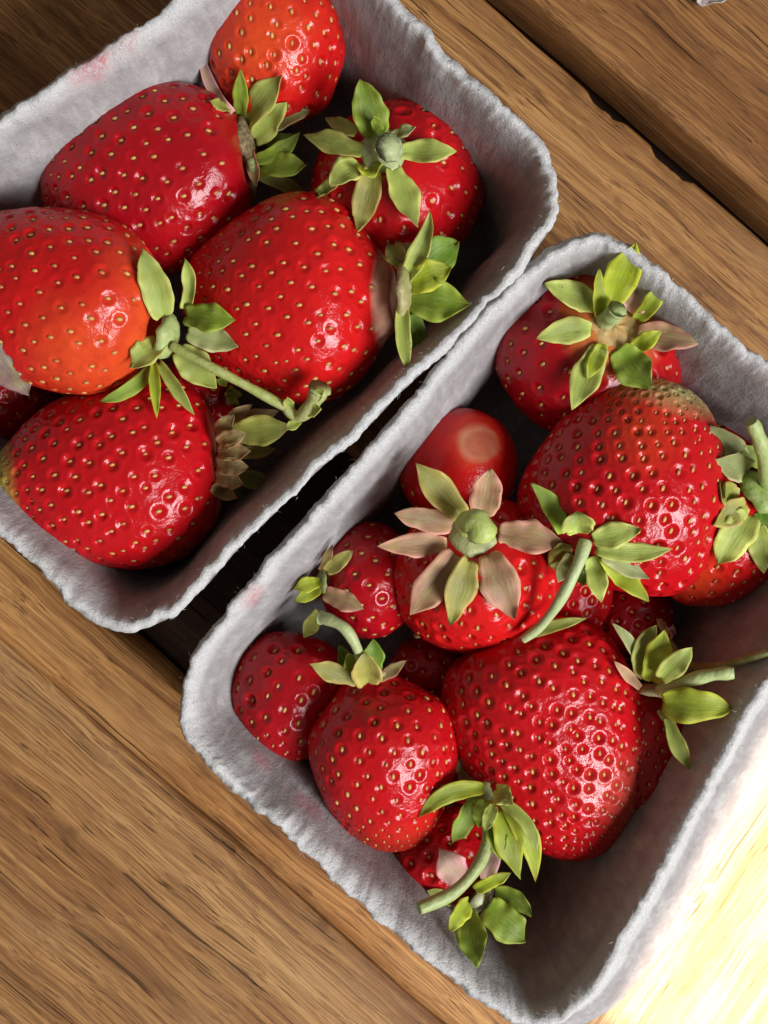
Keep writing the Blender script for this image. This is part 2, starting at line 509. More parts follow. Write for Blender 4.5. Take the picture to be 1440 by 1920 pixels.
punnet('pale pulp punnet in the upper left holding the largest, mostly whole strawberries',
       [(-500, 560), (-440, 480), (-200, 352), (0, 226), (180, 112), (330, 0), (480, -105), (570, -150), (650, -95), (735, -2), (790, 55),
        (835, 112), (905, 168), (965, 225), (1005, 268), (1030, 318), (1041, 372), (1030, 412), (995, 462), (952, 522), (870, 606), (770, 702), (690, 782), (600, 866),
        (520, 945), (440, 1020), (365, 1098), (318, 1143), (262, 1168), (205, 1170), (155, 1140), (85, 1072), (0, 992), (-120, 880), (-300, 715), (-440, 630)],
       [(175, 120, ZR-.001, 38, .75), (235, 78, ZR-.001, 22, .5), (140, 150, ZR-.001, 20, .4)], seed=1)
punnet('pale pulp punnet in the lower right holding many smaller strawberries, its front corner empty',
       [(344, 1312), (362, 1248), (402, 1186), (490, 1074), (610, 938), (715, 820), (776, 752), (828, 682), (896, 602), (964, 536), (1020, 486), (1068, 456), (1130, 446),
        (1190, 478), (1262, 532), (1345, 610), (1440, 688), (1540, 768), (1640, 850), (1670, 892), (1655, 945), (1560, 1082), (1412, 1325), (1319, 1492),
        (1198, 1712), (1122, 1836), (1072, 1894), (1025, 1917), (972, 1911), (905, 1872), (770, 1768), (650, 1665), (545, 1565), (470, 1500), (395, 1430), (354, 1378)],
       [(590, 1495, ZR-.010, 40, .9), (545, 1460, ZR-.008, 25, .7), (480, 1120, ZR-.001, 26, .6), (1265, 745, ZR-.03, 60, .6), (500, 1420, ZR-.012, 30, .5)],
       flange_mid=((1076, 1935), (1650, 955)), seed=2)

# ------------------------------------------------------------------ strawberries
PROFILES = {   # (s along axis from tip 0 to calyx 1, radius)
    'cone':  [(0, 0), (.005, .10), (.03, .25), (.10, .43), (.25, .68), (.45, .90), (.63, 1.0), (.80, .95), (.91, .78), (.97, .58), (1.0, .36), (.99, .16), (.97, 0)],
    'heart': [(0, 0), (.004, .12), (.03, .30), (.12, .56), (.28, .80), (.46, .96), (.62, 1.0), (.76, .90), (.86, .68), (.94, .46), (1.0, .30), (.995, .14), (.98, 0)],
    'round': [(0, 0), (.004, .16), (.03, .38), (.12, .68), (.28, .91), (.48, 1.0), (.68, .95), (.85, .76), (.94, .56), (1.0, .30), (.99, .14), (.97, 0)],
    'wedge': [(0, 0), (.004, .14), (.03, .32), (.10, .52), (.25, .76), (.45, .94), (.62, 1.0), (.79, .96), (.91, .80), (.97, .58), (1.0, .34), (.985, .15), (.96, 0)],
    'blunt': [(0, 0), (.004, .20), (.03, .46), (.10, .70), (.24, .90), (.45, 1.0), (.66, .99), (.84, .84), (.95, .60), (1.0, .34), (.985, .15), (.96, 0)],
}
RED, DEEP, BRIGHT, ORANGE, PALE = (.52, .006, .010), (.36, .004, .010), (.62, .010, .010), (.72, .085, .018), (.72, .42, .26)  # DEEP is a dark skin red, and also painted shade on buried berries
BERRIES = {}
COARSE = []

def seed_template():
    vs = [(0, 0, -1)]; fs = []
    for a in (-.45, .45):
        for k in range(6):
            an = k*math.pi/3; c = math.sqrt(1 - a*a)
            vs.append((c*math.cos(an), c*math.sin(an), a))
    vs.append((0, 0, 1))
    for k in range(6):
        k2 = (k+1) % 6
        fs += [(0, 1+k2, 1+k), (1+k, 1+k2, 7+k2), (1+k, 7+k2, 7+k), (7+k, 7+k2, 13)]
    return np.array(vs), np.array(fs)
SV, SF = seed_template()

def berry(key, label, cal, tip, width, prof='cone', flat=.92, color=RED, shoulder=None, tipc=None, spots=(), spacing=42, res=300,
          pit=1.0, seed=None, group='strawberries in the punnets', seedcol=None, seedless=None, lump=.075, dense=None, pitr=.34):
    seed = seed if seed is not None else sum(map(ord, key)) * 13 % 1000
    rg = np.random.default_rng(seed)
    C = np.array(at(*cal)); Tp = np.array(at(*tip))
    zc = (cal[2] + tip[2]) / 2
    k = (HC - zc) / DC * PX
    L = np.linalg.norm(C - Tp); A = (C - Tp) / L
    side = np.cross(A, [0, 0, 1.0])
    if np.linalg.norm(side) < .15: side = np.array([1.0, 0, 0]) - A*A[0]
    side /= np.linalg.norm(side); upv = np.cross(side, A)
    r = width * k / 2
    pr = catmull(PROFILES[prof], 14)
    pr = np.column_stack([pr[:, 0]*L, pr[:, 1]*r])
    def surf(nr, nc):
        Q = resample(pr, nr)
        th = np.arange(nc)/nc*2*math.pi
        s = Q[:, 0][:, None] + th[None]*0; rr = Q[:, 1][:, None] + th[None]*0
        ct, sn = np.cos(th)[None], np.sin(th)[None]
        d = (ct[..., None]*side + flat*sn[..., None]*upv)
        V = Tp + s[..., None]*A + rr[..., None]*d
        V = V.reshape(-1, 3)
        ctr = Tp + A*L*.5
        q = (V - ctr) / r
        V = ctr + (V - ctr) * (1 + lump*fbm(q*1.1 + seed, 2, seed) + lump*.25*fbm(q*3.2 + seed, 2, seed+5))[:, None]
        return V, s.reshape(-1)/L, Q
    nc = res; nr = int(res*.72)
    V, S, Q = surf(nr, nc)
    F = grid_faces(nr, nc, True)
    # normals of the smooth body
    G = V.reshape(nr, nc, 3)
    du = np.roll(G, -1, 1) - np.roll(G, 1, 1); dv = np.gradient(G, axis=0)
    Nn = np.cross(du, dv).reshape(-1, 3)
    Nn /= np.linalg.norm(Nn, axis=1)[:, None] + 1e-12
    ctr = Tp + A*L*.5
    if ((V - ctr) * Nn).sum(1).mean() < 0: Nn = -Nn
    # achenes: golden-angle spiral spaced by surface area
    seg = np.linalg.norm(np.diff(Q, axis=0), axis=1); rm = (Q[1:, 1] + Q[:-1, 1])/2
    dens = np.ones(len(seg))
    sm = (Q[1:, 0] + Q[:-1, 0])/2/L
    dens *= 1 + 2.2*np.clip(1 - sm/.30, 0, 1) - .35*np.clip((sm-.6)/.3, 0, 1)          # closer together at the tip
    if dense: dens *= dense
    dens *= np.where(sm > .955, 0, 1)
    cum = np.concatenate([[0], np.cumsum(2*math.pi*rm*seg*dens*(1+flat)/2)])
    sp = spacing*.90*k
    ns = int(cum[-1]/(sp*sp*.9))
    idx = (np.arange(ns)+.5)/ns*cum[-1]
    rowf = np.interp(idx, cum, np.arange(nr)) + rg.normal(0, .006*nr, ns)*.5
    colf = (np.arange(ns)*0.38196601 + rg.normal(0, .0055, ns)) % 1 * nc
    ri = np.clip(np.round(rowf).astype(int), 1, nr-2); ci = np.round(colf).astype(int) % nc
    pid = ri*nc + ci
    if seedless is not None:
        c = np.array(at(*seedless[:3])); pid = pid[np.linalg.norm(V[pid]-c, axis=1) > seedless[3]*k]
    SP = V[pid]; SN = Nn[pid]
    # local spacing to size the pits
    D = np.linalg.norm(SP[:, None]-SP[None], axis=2); np.fill_diagonal(D, 9)
    near = np.clip(np.sort(D, 1)[:, :3].mean(1), sp*.45, sp*1.15)
    rp = near*pitr*rg.uniform(.82, 1.15, len(SP))
    dp = rp*.58*pit*rg.uniform(.6, 1.25, len(SP))*np.clip(.85 + .75*fbm((SP-(Tp+A*L*.5))/r*1.3 + seed*2, 2, seed+9), .35, 1.5)
    disp = np.zeros(len(V))
    V32 = V.astype(np.float32); S32 = SP.astype(np.float32)
    for b in range(0, len(V), 20000):
        v = V32[b:b+20000]
        d2 = (v*v).sum(1)[:, None] + (S32*S32).sum(1)[None] - 2*v@S32.T
        i = d2.argmin(1)
        dd = np.linalg.norm(V[b:b+20000] - SP[i], axis=1)
        t = dd / rp[i]
        bowl = -np.clip(1 - t**2, 0, 1)**1.35
        rim = .16*np.exp(-((t-1.18)/.30)**2)
        disp[b:b+20000] = dp[i]*(bowl + rim)
    V = V + Nn*disp[:, None]
    # skin colour, with shade painted into the berries that lie in it
    colr = np.tile(np.array(color), (len(V), 1))
    nz = fbm((V-ctr)/r*2.0 + seed, 3, seed+3)
    def blend(c, a):
        nonlocal colr
        a = np.clip(a, 0, 1)[:, None]; colr = colr*(1-a) + np.array(c)*a
    blend(BRIGHT, .35*nz + .1)
    if shoulder: blend(shoulder[0], ((S - shoulder[1])/(1-shoulder[1]) + .25*nz)*shoulder[2])
    if tipc: blend(tipc[0], (1 - S/tipc[1] + .18*nz)*tipc[2])
    for (sx, sy, rad, c, am) in spots:
        px = 720 + V[:, 0]/PX*DC/(HC-V[:, 2]); py = 960 - V[:, 1]/PX*DC/(HC-V[:, 2])
        dd = np.hypot(px-sx, py-sy)/rad
        blend(c, (1.25 - dd + .35*nz)*am*(V[:, 2] > zc-.004))
    base = (ctr[0], ctr[1], V[:, 2].min())
    root = empty('strawberry', base, label, 'strawberry', group)
    mesh_np('flesh', V, F, M_FLESH, root, base, colors={'tint': colr})
    # seeds
    Am = A - SN*(SN@A)[:, None]; Am /= np.linalg.norm(Am, axis=1)[:, None]+1e-9
    Bm = np.cross(SN, Am)
    ln = np.minimum(.00080, near*.19)*rg.uniform(.85, 1.15, len(SP)); wd = ln*.58
    o = SP - SN*(dp*.92 - ln*.22)[:, None]
    X = (SV[:, 0][None, :, None]*ln[:, None, None]*Am[:, None] + SV[:, 1][None, :, None]*wd[:, None, None]*Bm[:, None]
         + SV[:, 2][None, :, None]*(ln*.42)[:, None, None]*SN[:, None] + o[:, None])
    fs = (SF[None] + (np.arange(len(SP))*len(SV))[:, None, None]).reshape(-1, 3)
    c1 = np.array(seedcol or (.62, .36, .10)); c2 = np.array((.40, .09, .03))
    mixv = rg.random(len(SP))[:, None]**1.6
    sc_ = c1*(1-mixv*.7) + c2*mixv*.7
    if tipc:
        gs = np.clip(1.3 - ((SP - Tp)@A/L)/tipc[1], 0, 1)[:, None] * (tipc[0][1] > .2)
        sc_ = sc_*(1-gs) + np.array((.42, .42, .10))*gs
    sc_ = np.repeat(sc_, len(SV), 0)
    so = mesh_np('seeds', X.reshape(-1, 3), fs, M_SEED, root, base, colors={'tint': sc_}); so['kind'] = 'stuff'
    cv, _, _ = surf(40, 56); COARSE.append((cv, grid_faces(40, 56, True)))
    BERRIES[key] = dict(root=root, base=base, cal=C, axis=A, r=r, k=k)

exec_berries = True
GR = None
# upper left punnet
berry('A', 'orange-tinged strawberry at the top edge against the rim, its hull hidden', (535, 232, .026), (500, -75, .044), 262, 'round',
      color=BRIGHT, spots=[(470, 90, 110, ORANGE, .75), (530, 40, 90, ORANGE, .5)], spacing=40)
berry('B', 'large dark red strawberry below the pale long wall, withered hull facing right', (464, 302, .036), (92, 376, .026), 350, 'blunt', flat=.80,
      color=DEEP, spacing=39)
berry('C', 'strawberry in the right corner of the upper punnet, star-shaped green hull facing up', (724, 296, .048), (756, 428, .006), 346, 'round', spacing=40,
      color=RED)
berry('D', 'big heart-shaped strawberry in the middle of the upper punnet, pale neck to the right', (744, 560, .044), (340, 574, .036), 392, 'heart', flat=.78,
      color=BRIGHT, shoulder=((.78, .42, .28), .925, 2.6), spacing=40, pit=.75)
berry('E', 'strawberry at the left edge with orange shoulder and a long green stem', (290, 612, .050), (-150, 505, .044), 334, 'wedge', flat=.80,
      color=BRIGHT, shoulder=(ORANGE, .78, 1.1), spots=[(130, 650, 90, ORANGE, .8), (200, 690, 80, ORANGE, .6)], spacing=40, pit=.75)
berry('F', 'large strawberry in the lower corner of the upper punnet, brown dry hull, greenish tip', (408, 866, .032), (-34, 926, .042), 372, 'cone', flat=.85,
      color=RED, shoulder=(PALE, .955, .7), tipc=((.30, .33, .06), .17, 2.2), spacing=40)
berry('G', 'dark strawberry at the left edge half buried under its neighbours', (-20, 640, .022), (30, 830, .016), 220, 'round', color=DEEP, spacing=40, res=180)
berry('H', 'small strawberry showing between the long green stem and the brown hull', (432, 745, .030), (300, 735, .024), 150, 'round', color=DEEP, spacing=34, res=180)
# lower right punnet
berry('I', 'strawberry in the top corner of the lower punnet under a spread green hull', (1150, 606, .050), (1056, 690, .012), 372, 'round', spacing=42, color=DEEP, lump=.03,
      shoulder=((.62, .22, .05), .93, .8), spots=[(1255, 660, 50, BRIGHT, .5)])
berry('J', 'broad strawberry with a pale green seedy tip pointing up', (1120, 1085, .036), (1250, 720, .046), 386, 'wedge', flat=.80, color=RED,
      tipc=((.50, .48, .20), .13, 1.3), spots=[(1200, 800, 90, ORANGE, .45)], spacing=37, pitr=.38)
berry('K', 'strawberry at the right edge with pale orange underside and thick stem', (1428, 925, .042), (1240, 1072, .024), 262, 'blunt', color=BRIGHT,
      spots=[(1290, 1090, 70, ORANGE, .6)], spacing=36)
berry('L', 'small smooth strawberry with a pale bruise near the punnets\' gap', (862, 770, .026), (858, 985, .030), 224, 'round', color=BRIGHT,
      spots=[(896, 828, 50, (.66, .10, .03), .7), (900, 830, 34, (.66, .27, .15), 2.2), (904, 833, 27, (.52, .16, .085), 2.5)], spacing=52, seedless=(880, 845, .045, 130), pit=.6, res=220, lump=.03)
berry('M', 'strawberry under the wide pinkish star hull with a cut green stalk', (888, 1022, .052), (900, 1140, .016), 312, 'round', spacing=40, color=BRIGHT)
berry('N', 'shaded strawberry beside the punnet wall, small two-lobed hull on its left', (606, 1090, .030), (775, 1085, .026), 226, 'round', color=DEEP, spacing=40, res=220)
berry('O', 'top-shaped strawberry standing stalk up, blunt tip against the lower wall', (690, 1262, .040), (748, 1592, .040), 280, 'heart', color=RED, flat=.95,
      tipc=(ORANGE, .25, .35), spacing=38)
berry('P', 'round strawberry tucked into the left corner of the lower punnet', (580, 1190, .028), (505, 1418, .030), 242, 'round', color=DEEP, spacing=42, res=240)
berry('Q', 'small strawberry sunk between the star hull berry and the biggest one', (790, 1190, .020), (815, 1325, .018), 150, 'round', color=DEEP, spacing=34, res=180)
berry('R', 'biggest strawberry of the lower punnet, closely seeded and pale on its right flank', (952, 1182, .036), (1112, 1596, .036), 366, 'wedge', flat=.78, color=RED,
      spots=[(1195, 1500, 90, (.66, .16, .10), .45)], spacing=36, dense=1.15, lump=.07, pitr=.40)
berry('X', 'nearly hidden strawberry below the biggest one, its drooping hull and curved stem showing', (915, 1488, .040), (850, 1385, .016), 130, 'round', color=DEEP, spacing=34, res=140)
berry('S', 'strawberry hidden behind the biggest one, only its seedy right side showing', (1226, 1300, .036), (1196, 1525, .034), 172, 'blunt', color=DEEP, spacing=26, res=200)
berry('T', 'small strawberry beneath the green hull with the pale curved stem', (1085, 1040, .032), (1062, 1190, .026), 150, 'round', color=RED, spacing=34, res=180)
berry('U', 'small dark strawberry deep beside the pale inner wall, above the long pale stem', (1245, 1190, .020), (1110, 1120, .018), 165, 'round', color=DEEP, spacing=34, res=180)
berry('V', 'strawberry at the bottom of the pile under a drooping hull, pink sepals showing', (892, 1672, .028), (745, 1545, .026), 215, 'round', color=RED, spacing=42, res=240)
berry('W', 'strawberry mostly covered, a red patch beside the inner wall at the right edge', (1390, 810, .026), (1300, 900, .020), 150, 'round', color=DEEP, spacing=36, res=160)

# ------------------------------------------------------------------ hulls
off_ = 0; vv = []; ff = []
for cv, cf in COARSE:
    vv.append(cv); ff.append(cf + off_); off_ += len(cv)
BV = BVHTree.FromPolygons([Vector(v) for v in np.vstack(vv)], np.vstack(ff).tolist())
CAM = Vector((0, 0, HC))
def surf_z(px, py):
    d = (at(px, py, 0) - CAM).normalized()
    h = BV.ray_cast(CAM, d)
    return h[0].z if h[0] is not None else -1

GREENS = {
    'mv': (.300, .190, .160),
    'g':  (.290, .430, .035), 'lg': (.510, .610, .125), 'yg': (.460, .560, .032), 'dg': (.150, .300, .022),
    'br': (.460, .420, .095), 'pk': (.600, .340, .190), 'pp': (.640, .370, .300), 'ol': (.350, .370, .065), 'gy': (.450, .500, .190), 'bn': (.330, .205, .085),
}
def sepal(parent, base, bx, by, tx, ty, w, colr='g', dz=0.004, arch=.10, z0=None, cup=.22, bend=0, twist=0, float_=.0010, base_w=.5, seed=None, notch=False, hug=True):
    rg = np.random.default_rng(seed if seed is not None else int(bx*7+by*3+tx*5+ty) & 0xffff)
    nT, nS = 24, 9
    ts = np.linspace(0, 1, nT)
    ln = math.hypot(tx-bx, ty-by)
    nx, ny = -(ty-by)/ln, (tx-bx)/ln
    zb = z0
    pts = []
    for t in ts:
        o = bend*ln*4*t*(1-t)
        px = bx + (tx-bx)*t + nx*o; py = by + (ty-by)*t + ny*o
        z = zb + dz*t + arch*ln*PX*1.1*4*t*(1-t)
        if hug:
            sz = surf_z(px, py)
            if sz > 0 and -.02 < sz - z < .010: z = max(z, sz + float_)
        pts.append((px, py, z))
    zs = np.array([p[2] for p in pts])
    for _ in range(6): zs[1:-1] = np.maximum(zs[1:-1], (zs[:-2] + 2*zs[1:-1] + zs[2:])/4)
    C = np.array([at(p[0], p[1], z) for p, z in zip(pts, zs)])
    T = np.gradient(C, axis=0); T /= np.linalg.norm(T, axis=1)[:, None]
    S = np.cross(T, np.array([0, 0, 1.0])); S /= np.linalg.norm(S, axis=1)[:, None] + 1e-9
    N = np.cross(S, T)
    tw = twist*ts + rg.normal(0, .12)
    S2 = S*np.cos(tw)[:, None] + N*np.sin(tw)[:, None]; N2 = np.cross(S2, T)
    wm = w*PX*.95/2
    f = np.maximum(base_w*(1-ts)**1.2, 0) + (1-base_w*(1-ts)**1.2)*np.sin(math.pi*np.clip(ts, 0, 1)**.92)**.62
    f = np.where(ts > .5, np.maximum(np.sin(math.pi*ts**.92), 0)**.95, f); f[-1] = .02
    pk = rg.uniform(-.12, .12)
    f *= 1 + .07*np.sin(ts*9 + rg.uniform(0, 6))
    top = []; uv = []; cl = []
    ss = np.linspace(-1, 1, nS)
    ph = rg.uniform(0, 6, 3); tipcurl = rg.uniform(-.5, .7); rag = 1 + np.stack([np.convolve(rg.normal(0, .07, nT+4), [.1, .25, .3, .25, .1], 'valid') for _ in (0, 1)], 1); dry = rg.random() < .35
    for i, t in enumerate(ts):
        for s in ss:
            wv = wm*f[i]*rag[i, 0 if s < 0 else 1]
            edge = abs(s)**2
            rip = .16*wm*math.sin(t*9 + ph[0] + s*1.5)*edge + .07*wm*math.sin(t*23+ph[1])*edge + tipcurl*wm*max(0, t-.6)**2*4
            mid = -.10*wm*math.exp(-(s/.18)**2)*(1-t)
            p = C[i] + S2[i]*wv*s*(1 - .06*abs(cup)) + N2[i]*(cup*wv*s*s + rip + mid)
            if notch and t > .93: p = p - T[i]*wm*.35*(1-abs(s))
            top.append(p); uv.append((t, s*.5+.5 + pk))
            e = .80 + .45*edge**1.5 + .15*math.sin(ph[2]+t*5) + .35*max(0, 1-t/.3)
            q = max(0, (t-.82)/.18)*(.6 if dry else 0)
            cl.append((e*(1+.25*edge)*(1-.2*q), e*(1+.02*edge)*(1-.6*q), e*(1+.3*edge)*(1-.3*q)))
    top = np.array(top); nn = np.repeat(N2, nS, 0)
    thk = .00012
    V = np.vstack([top + nn*thk, top - nn*thk])
    F = grid_faces(nT, nS); n0 = len(top)
    rim = [i*nS for i in range(nT)] + [(nT-1)*nS + j for j in range(1, nS)] + [i*nS + nS-1 for i in range(nT-2, -1, -1)] + [j for j in range(nS-2, 0, -1)]
    q = [(rim[i], rim[(i+1) % len(rim)], rim[(i+1) % len(rim)] + n0, rim[i] + n0) for i in range(len(rim))]
    F = np.vstack([F, F[:, ::-1] + n0, np.array(q)])
    o = mesh_np('sepal', V, F, M_LEAF, parent, base, colors={'tint': np.vstack([cl, cl])}, uv=np.vstack([uv, uv]))
    c = np.array(GREENS[colr])*rg.uniform(.88, 1.12)
    o.color = (*c, 1)
    return o

def tube(name, parent, base, pts, r0, r1, colr=(.30, .38, .10), flare=0, n=9, seed=0, mat=None, hug=False):
    P = catmull([tuple(at(*p)) for p in pts], 10)
    m = len(P)
    T = np.gradient(P, axis=0); T /= np.linalg.norm(T, axis=1)[:, None]
    S = np.cross(T, [.1, .2, 1.0]); S /= np.linalg.norm(S, axis=1)[:, None]; U = np.cross(S, T)
    rows = []
    t = np.linspace(0, 1, m)
    rr = (r0 + (r1-r0)*t)*PX*1.1*(1 + .08*np.sin(t*17+seed)) + flare*PX*np.clip((t-.9)/.1, 0, 1)**2
    th = np.arange(n)/n*2*math.pi
    V = P[:, None] + rr[:, None, None]*(np.cos(th)[None, :, None]*S[:, None] + np.sin(th)[None, :, None]*U[:, None])
    V = V.reshape(-1, 3)
    V = np.vstack([V, P[:1] - T[:1]*rr[0]*.3, P[-1:] - T[-1:]*rr[-1]*.25])
    F = [tuple(f) for f in grid_faces(m, n, True)[:, ::-1].tolist()]
    a, b = m*n, m*n+1
    F += [(a, j, (j+1) % n) for j in range(n)] + [(b, (m-1)*n+(j+1) % n, (m-1)*n+j) for j in range(n)]
    o = mesh_np(name, V, F, mat or M_STEM, parent, base); o.color = (*colr, 1)
    return o

def hull(key, c, r, sepals, colr=(.27, .32, .10), z=None, dirz=None, name='calyx', dome=.45, fuzz=False, mat=None):
    """the cap of a berry at photo pixel c, with its sepals"""
    B = BERRIES[key]; root, base = B['root'], B['base']
    sz = surf_z(*c)
    if z is None: z = max(sz, B['cal'][2] - .004) + .0006
    C = np.array(at(c[0], c[1], z))
    A = B['axis'] if dirz is None else np.array(dirz)/np.linalg.norm(dirz)
    s = np.cross(A, [.3, .2, 1.0]); s /= np.linalg.norm(s); u = np.cross(s, A)
    rw = r*PX*1.1
    rows = []; nr, nc = 9, 28
    rg = np.random.default_rng(int(c[0]*3+c[1]))
    for i in range(nr):
        a = i/(nr-1)*math.pi*.62
        for j in range(nc):
            th = j/nc*2*math.pi
            lob = 1 + .10*math.sin(th*5+1) * (i/nr) + .03*math.sin(th*9+2)
            q = rw*math.sin(a)*lob
            rows.append(C + A*(rw*dome*(math.cos(a)) + rw*.025*math.sin(th*7+i)) + s*q*math.cos(th) + u*q*math.sin(th))
    V = np.array(rows)
    V += (fbm(V*900, 2, 3)*rw*.06)[:, None]*A
    o = mesh_np(name, V, grid_faces(nr, nc, True), mat or M_STEM, root, base); o.color = (*colr, 1)
    for sp_ in sepals:
        a, kw = (sp_[:-1], sp_[-1]) if isinstance(sp_[-1], dict) else (sp_, {})
        kw = dict(kw); kw.setdefault('z0', z)
        sepal(o, base, *a, **kw)
    return o, root, base

# B: withered hull facing right
o, rt, bs = hull('B', (462, 268), 48, [
    (458, 240, 535, 142, 62, 'lg', dict(arch=.10, bend=-.05)), (478, 262, 536, 192, 58, 'lg', dict(arch=.18)),
    (436, 212, 378, 92, 26, 'pp', dict(bend=-.10, cup=.5, arch=.12)), (452, 225, 452, 128, 34, 'g', {}),
    (500, 240, 582, 205, 40, 'gy', dict(arch=.02, dz=-.004)), (480, 300, 562, 248, 36, 'g', dict(bend=.10)), (488, 310, 574, 312, 62, 'g', dict(arch=.14)),
    (480, 325, 578, 364, 34, 'ol', dict(dz=-.006)), (470, 285, 482, 352, 28, 'pk', dict(cup=.5)), (430, 205, 392, 190, 26, 'ol', {}),
    (495, 262, 560, 262, 34, 'dg', dict(dz=-.006))], colr=(.30, .22, .10), mat=M_DRY, dome=.30)
tube('stem', rt, bs, [(470, 300, .040), (474, 360, .030), (470, 420, .022)], 7, 6, (.16, .22, .06))
# C
o, rt, bs = hull('C', (718, 285), 44, [
    (705, 255, 676, 148, 74, 'g', dict(arch=.06, cup=.35)), (680, 285, 568, 252, 48, 'ol', dict(dz=-.002)), (672, 305, 617, 345, 60, 'lg', {}),
    (690, 310, 702, 332, 56, 'yg', dict(arch=.3, cup=.5)), (700, 318, 670, 440, 58, 'br', dict(dz=-.004, cup=.3)), (735, 315, 782, 428, 62, 'lg', dict(cup=.3)),
    (752, 285, 856, 284, 50, 'lg', dict(cup=.3)), (735, 255, 780, 238, 26, 'gy', {}), (668, 250, 612, 222, 34, 'ol', dict(dz=-.006)),
    (640, 330, 588, 372, 30, 'ol', dict(dz=-.012)), (712, 250, 700, 215, 26, 'g', dict(dz=.007))], colr=(.34, .40, .17), dome=.35)
tube('stem', rt, bs, [(720, 285, .050), (726, 280, .0535), (730, 277, .055)], 22, 26, (.38, .44, .20), flare=3)
# D
o, rt, bs = hull('D', (756, 548), 46, [
    (758, 528, 808, 400, 42, 'lg', dict(arch=.12, bend=.06, cup=.5)), (772, 520, 862, 450, 80, 'dg', dict(dz=-.002, notch=True, z0=.052)),
    (765, 535, 848, 498, 62, 'yg', dict(arch=.16)), (768, 560, 880, 572, 82, 'g', dict(arch=.08)), (755, 565, 766, 700, 34, 'lg', dict(cup=.5, bend=.04)),
    (768, 590, 788, 655, 50, 'dg', dict(dz=-.006)), (755, 500, 728, 455, 44, 'ol', dict(dz=-.003)), (765, 490, 745, 452, 40, 'bn', dict(dz=-.004))],
    colr=(.33, .28, .11), dome=.35, z=.054)
# E
o, rt, bs = hull('E', (312, 632), 40, [
    (308, 592, 268, 472, 64, 'lg', dict(arch=.10, cup=.3, z0=.056)), (348, 580, 345, 483, 30, 'lg', dict(cup=.5, bend=.1)), (348, 592, 440, 602, 60, 'g', dict(arch=.16)),
    (352, 622, 446, 650, 56, 'gy', dict(arch=.05, dz=-.001)), (335, 655, 405, 726, 66, 'lg', dict(arch=.04, dz=-.002)), (300, 640, 246, 690, 60, 'lg', dict(arch=.2, cup=.4, notch=True)),
    (285, 690, 186, 752, 32, 'g', dict(bend=-.10, z0=.048)), (288, 680, 294, 784, 24, 'yg', dict(z0=.049, cup=.5)), (298, 680, 364, 778, 28, 'lg', dict(z0=.049, cup=.4))],
    colr=(.34, .42, .13), dome=.5, z=.052)
st = tube('stem', rt, bs, [(322, 648, .055), (380, 680, .056), (460, 722, .055), (540, 766, .053)], 8.2, 9, (.34, .38, .09))
tube('stem_end', rt, bs, [(535, 762, .053), (556, 782, .053), (578, 768, .056), (592, 745, .058), (600, 728, .060)], 9, 17, (.42, .44, .15), flare=6)
sepal(st, bs, 582, 752, 610, 728, 24, 'lg', z0=.058, hug=False); sepal(st, bs, 575, 772, 604, 766, 26, 'lg', z0=.056, hug=False)
sepal(st, bs, 560, 790, 536, 806, 22, 'lg', z0=.052, hug=False); sepal(st, bs, 545, 765, 538, 744, 22, 'lg', z0=.053, hug=False)
# F: brown dry hull
o, rt, bs = hull('F', (414, 868), 58, [
    (436, 812, 548, 800, 64, 'ol', dict(z0=.046, arch=.12)), (430, 800, 522, 772, 40, 'bn', dict(z0=.042, dz=-.002)), (422, 795, 472, 758, 30, 'bn', dict(z0=.044)),
    (404, 812, 440, 778, 34, 'bn', dict(z0=.046, arch=.2)), (408, 832, 462, 812, 38, 'bn', dict(z0=.047, arch=.2)), (408, 850, 470, 846, 40, 'bn', dict(z0=.047, arch=.15)),
    (406, 872, 466, 876, 42, 'bn', dict(z0=.046, arch=.15)), (404, 894, 458, 906, 40, 'bn', dict(z0=.044, arch=.15)), (398, 912, 444, 934, 36, 'bn', dict(z0=.040, arch=.1)),
    (440, 890, 524, 914, 40, 'ol', dict(z0=.034, dz=-.004)), (435, 905, 482, 936, 34, 'bn', dict(z0=.032, dz=-.006)), (448, 850, 514, 842, 34, 'ol', dict(z0=.042, dz=-.004))],
    colr=(.2, .13, .06), mat=M_DRY, dome=.12, z=.036)
# G, H
hull('G', (-20, 640), 30, [(-25, 620, 54, 742, 96, 'mv', dict(z0=.048, dz=.002, arch=.05))], z=.034)
hull('H', (432, 742), 18, [(428, 735, 446, 758, 18, 'dg', dict(z0=.036)), (428, 732, 455, 742, 16, 'dg', dict(z0=.036)), (425, 720, 405, 712, 16, 'g', dict(z0=.036))], z=.034)
# I
o, rt, bs = hull('I', (1152, 612), 52, [
    (1145, 565, 1192, 458, 72, 'yg', dict(arch=.05, dz=.012, notch=True)), (1118, 575, 1022, 530, 58, 'lg', dict(arch=.06)), (1108, 618, 1006, 636, 54, 'lg', dict(arch=.10, bend=.06)),
    (1128, 600, 1120, 506, 36, 'yg', dict(arch=.18, dz=.007)), (1125, 650, 1072, 768, 62, 'lg', dict(arch=.06)), (1158, 655, 1218, 728, 76, 'g', dict(arch=.12)),
    (1195, 600, 1252, 532, 38, 'yg', dict(arch=.16, dz=.006)), (1195, 625, 1314, 642, 60, 'pk', dict(arch=.02)), (1175, 580, 1210, 542, 60, 'pp', dict(dz=.002)),
    (1185, 655, 1240, 622, 38, 'yg', dict(arch=.18)), (1130, 645, 1102, 712, 34, 'yg', dict(arch=.2))],
    colr=(.50, .27, .08), dome=.14)
tube('stem', rt, bs, [(1135, 600, .051), (1150, 590, .056), (1158, 580, .058)], 18, 15, (.34, .42, .15), flare=5)
